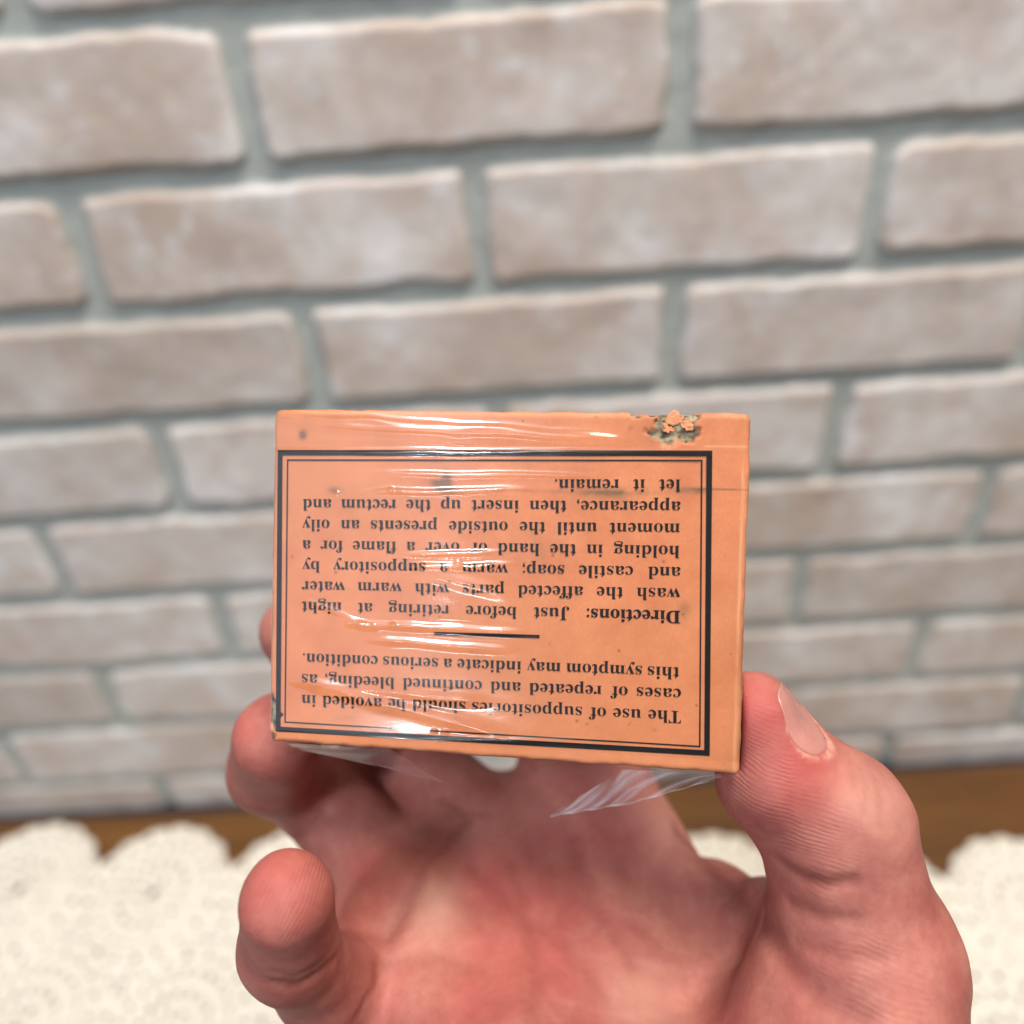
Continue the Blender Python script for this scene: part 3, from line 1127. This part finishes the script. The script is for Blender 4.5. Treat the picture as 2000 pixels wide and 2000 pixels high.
    for A in corners:
        for x in range(3):
            if A[x] == 0:
                B = list(A)
                B[x] = 1
                d0 = D[idx[:, 0] + A[0], idx[:, 1] + A[1], idx[:, 2] + A[2]]
                d1 = D[idx[:, 0] + B[0], idx[:, 1] + B[1], idx[:, 2] + B[2]]
                cr = (d0 < 0) != (d1 < 0)
                t = np.where(cr, d0 / np.where(cr, d0 - d1, 1), 0)
                p = np.tile(np.array(A, float), (len(idx), 1))
                p[:, x] += t
                acc[cr] += p[cr]
                cnt[cr] += 1
    vert = G.lo + G.h * (idx + acc / cnt[:, None])
    quads = []
    for x in range(3):
        o1, o2 = [(1, 2), (2, 0), (0, 1)][x]
        s0 = [slice(1, n[i] - 1) for i in range(3)]
        s0[x] = slice(0, n[x] - 1)
        s1 = list(s0)
        s1[x] = slice(1, n[x])
        cr = np.argwhere(S[tuple(s0)] != S[tuple(s1)])
        base_i = cr + np.array([s0[i].start for i in range(3)])
        inside = S[tuple(base_i.T)]
        e1, e2 = np.eye(3, dtype=int)[o1], np.eye(3, dtype=int)[o2]
        q = [vid[tuple((base_i - d_).T)] for d_ in (np.zeros(3, int), e1, e1 + e2, e2)]
        q = np.stack(q, 1)
        q[~inside] = q[~inside][:, ::-1]
        quads.append(q)
    quads = np.concatenate(quads)
    quads = quads[(quads >= 0).all(1)]
    # relax a little to even out the net
    e = np.concatenate([quads[:, [0, 1]], quads[:, [1, 2]], quads[:, [2, 3]], quads[:, [3, 0]]])
    deg = np.maximum(np.bincount(e.ravel(), minlength=len(vert)), 1)
    for lam in (0.5, -0.52, 0.5, -0.52):
        avg = np.stack([np.bincount(e[:, 0], vert[e[:, 1], k], len(vert)) + np.bincount(e[:, 1], vert[e[:, 0], k], len(vert)) for k in range(3)], 1) / deg[:, None]
        vert = vert + lam * (avg - vert)
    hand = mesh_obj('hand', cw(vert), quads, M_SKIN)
    tag(hand, 'right hand, palm up, holding the orange carton between thumb and curled fingers', 'hand')

    # ---- skin colouring, a painted highlight on the palm heel, and ridges
    V = vert
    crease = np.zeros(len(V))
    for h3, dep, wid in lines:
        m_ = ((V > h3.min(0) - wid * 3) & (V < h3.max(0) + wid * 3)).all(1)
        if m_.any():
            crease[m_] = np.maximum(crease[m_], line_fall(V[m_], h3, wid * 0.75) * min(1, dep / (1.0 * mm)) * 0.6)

    def blob(x, y, rmm, amp):
        h = G.hit(x, y)
        if h is None:
            return 0
        return amp * np.exp(-((V - h) ** 2).sum(1) / (rmm * mm) ** 2)
    red = blob(1470, 1385, 7, .75) + blob(1600, 1480, 6, .55) + blob(1560, 1520, 6, .35) + blob(560, 1700, 8, .45) + blob(480, 1400, 8, .35) \
        + blob(1000, 1720, 12, .35) + blob(1060, 1880, 13, .35) + blob(935, 1940, 9, .3) + blob(1190, 1620, 10, .25) + blob(1430, 1960, 10, .2) + blob(720, 1700, 8, .3)
    red = red + 0.14 * np.clip(fbm(V[:, 0] * 130, V[:, 1] * 130, V[:, 2] * 130, 5), -0.5, 1)
    pale = blob(850, 1795, 6, .35) + blob(860, 1740, 4, .3) + blob(910, 1625, 5, .2) + blob(1300, 1600, 10, .25) + blob(1720, 1560, 8, .35) + blob(1250, 1960, 9, .35)  # pale skin spots; the last one paints the brightly lit palm heel
    rr = V - axis_pt
    na_, nl_, nb_ = rr @ ax, rr @ lat, rr @ nrm
    sn = nail_s(na_, nl_)
    near = (np.linalg.norm(rr, axis=1) < 0.016) & (nb_ > 0.001)
    pale = pale + near * np.exp(-((sn - 1.12) / 0.16) ** 2) * np.where(na_ < 0.2 * HL, 0.8, 0.25) * np.clip(0.6 + 0.8 * fbm(V[:, 0] * 900, V[:, 1] * 900, V[:, 2] * 900, 19), 0, 1.2)
    ph = np.zeros(len(V))
    rm = np.zeros(len(V))
    warp = fbm(V[:, 0] * 90, V[:, 1] * 90, V[:, 2] * 90, 15)

    def ridges(centre, rad, direction, pitch, amp, soft=0.35):
        nonlocal ph, rm
        if centre is None:
            return
        d = np.linalg.norm(V - centre, axis=1)
        m_ = np.clip((rad * mm - d) / (rad * mm * soft), 0, 1) * amp
        dr = np.array(direction, float)
        dr /= np.linalg.norm(dr)
        p_ = 2 * math.pi * (V @ dr + 0.0011 * warp) / (pitch * mm)
        ph = np.where(m_ > rm, p_, ph)
        rm = np.maximum(rm, m_)
    ridges(G.hit(600, 1790), 10.5, (0.78, 0.5, 0.2), 0.62, 1.0)
    ridges(G.hit(505, 1440), 11.0, (0.8, 0.45, 0.2), 0.58, 0.8)
    ridges(G.hit(530, 1220), 9.0, (0.8, 0.45, 0.2), 0.58, 0.6)
    ridges(G.hit(1470, 1530), 9.0, (-0.22, 0.97, 0.1), 0.78, 0.85)
    ridges(G.hit(1560, 1640), 11.0, (-0.22, 0.97, 0.1), 0.78, 0.75)
    ridges(G.hit(1470, 1400), 7.0, (-0.22, 0.97, 0.1), 0.78, 0.35)
    ridges(G.hit(1715, 1940), 10.0, (-0.2, 0.95, 0.0), 1.0, 0.6)
    ridges(G.hit(820, 1860), 9.0, (0.5, 0.85, 0.0), 1.0, 0.35)
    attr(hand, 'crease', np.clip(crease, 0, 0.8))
    attr(hand, 'red', np.clip(red, 0, 0.85))
    attr(hand, 'pale', np.clip(pale, 0, 0.7))
    attr(hand, 'phase', ph)
    attr(hand, 'ridge', rm)

    # ---- nail plate laid in the bed, with thickness and a curved section
    na, nc = 30, 26
    A, C = np.meshgrid(np.linspace(-1, 1, na), np.linspace(-1, 1, nc))
    # square -> superellipse
    pw = np.where(A > 0, 4.0, 2.4)
    k = np.maximum((np.abs(A) ** pw + np.abs(C) ** pw) ** (1 / pw), 1e-6)
    mx = np.maximum(np.abs(A), np.abs(C))
    aa, cc = A / k * mx * HL * 0.98, C / k * mx * HW * 0.98
    pts = []
    for a_, c_ in zip(aa.ravel(), cc.ravel()):
        o = axis_pt + ax * a_ + lat * c_
        bs = np.arange(14, 0, -0.1) * mm
        d = G.sample(o + bs[:, None] * nrm)
        j = np.argmax(d < 0)
        pts.append(bs[j] if d[j] < 0 else 4 * mm)
    bs = np.array(pts).reshape(aa.shape)
    for _ in range(6):
        pd = np.pad(bs, 1, mode='edge')
        bs = (pd[1:-1, 1:-1] * 2 + pd[:-2, 1:-1] + pd[2:, 1:-1] + pd[1:-1, :-2] + pd[1:-1, 2:]) / 6
    edge = np.clip((1 - mx) / 0.2, 0, 1)
    top = axis_pt + aa[..., None] * ax + cc[..., None] * lat + (bs + 0.02 * mm + 0.14 * mm * edge)[..., None] * nrm
    q = grid_faces(na, nc)
    nail = mesh_obj('thumbnail', cw(top.reshape(-1, 3)), q, M_NAIL, hand)
    so = nail.modifiers.new('thickness', 'SOLIDIFY')
    so.thickness = 0.0003
    so.offset = 0


build_hand()
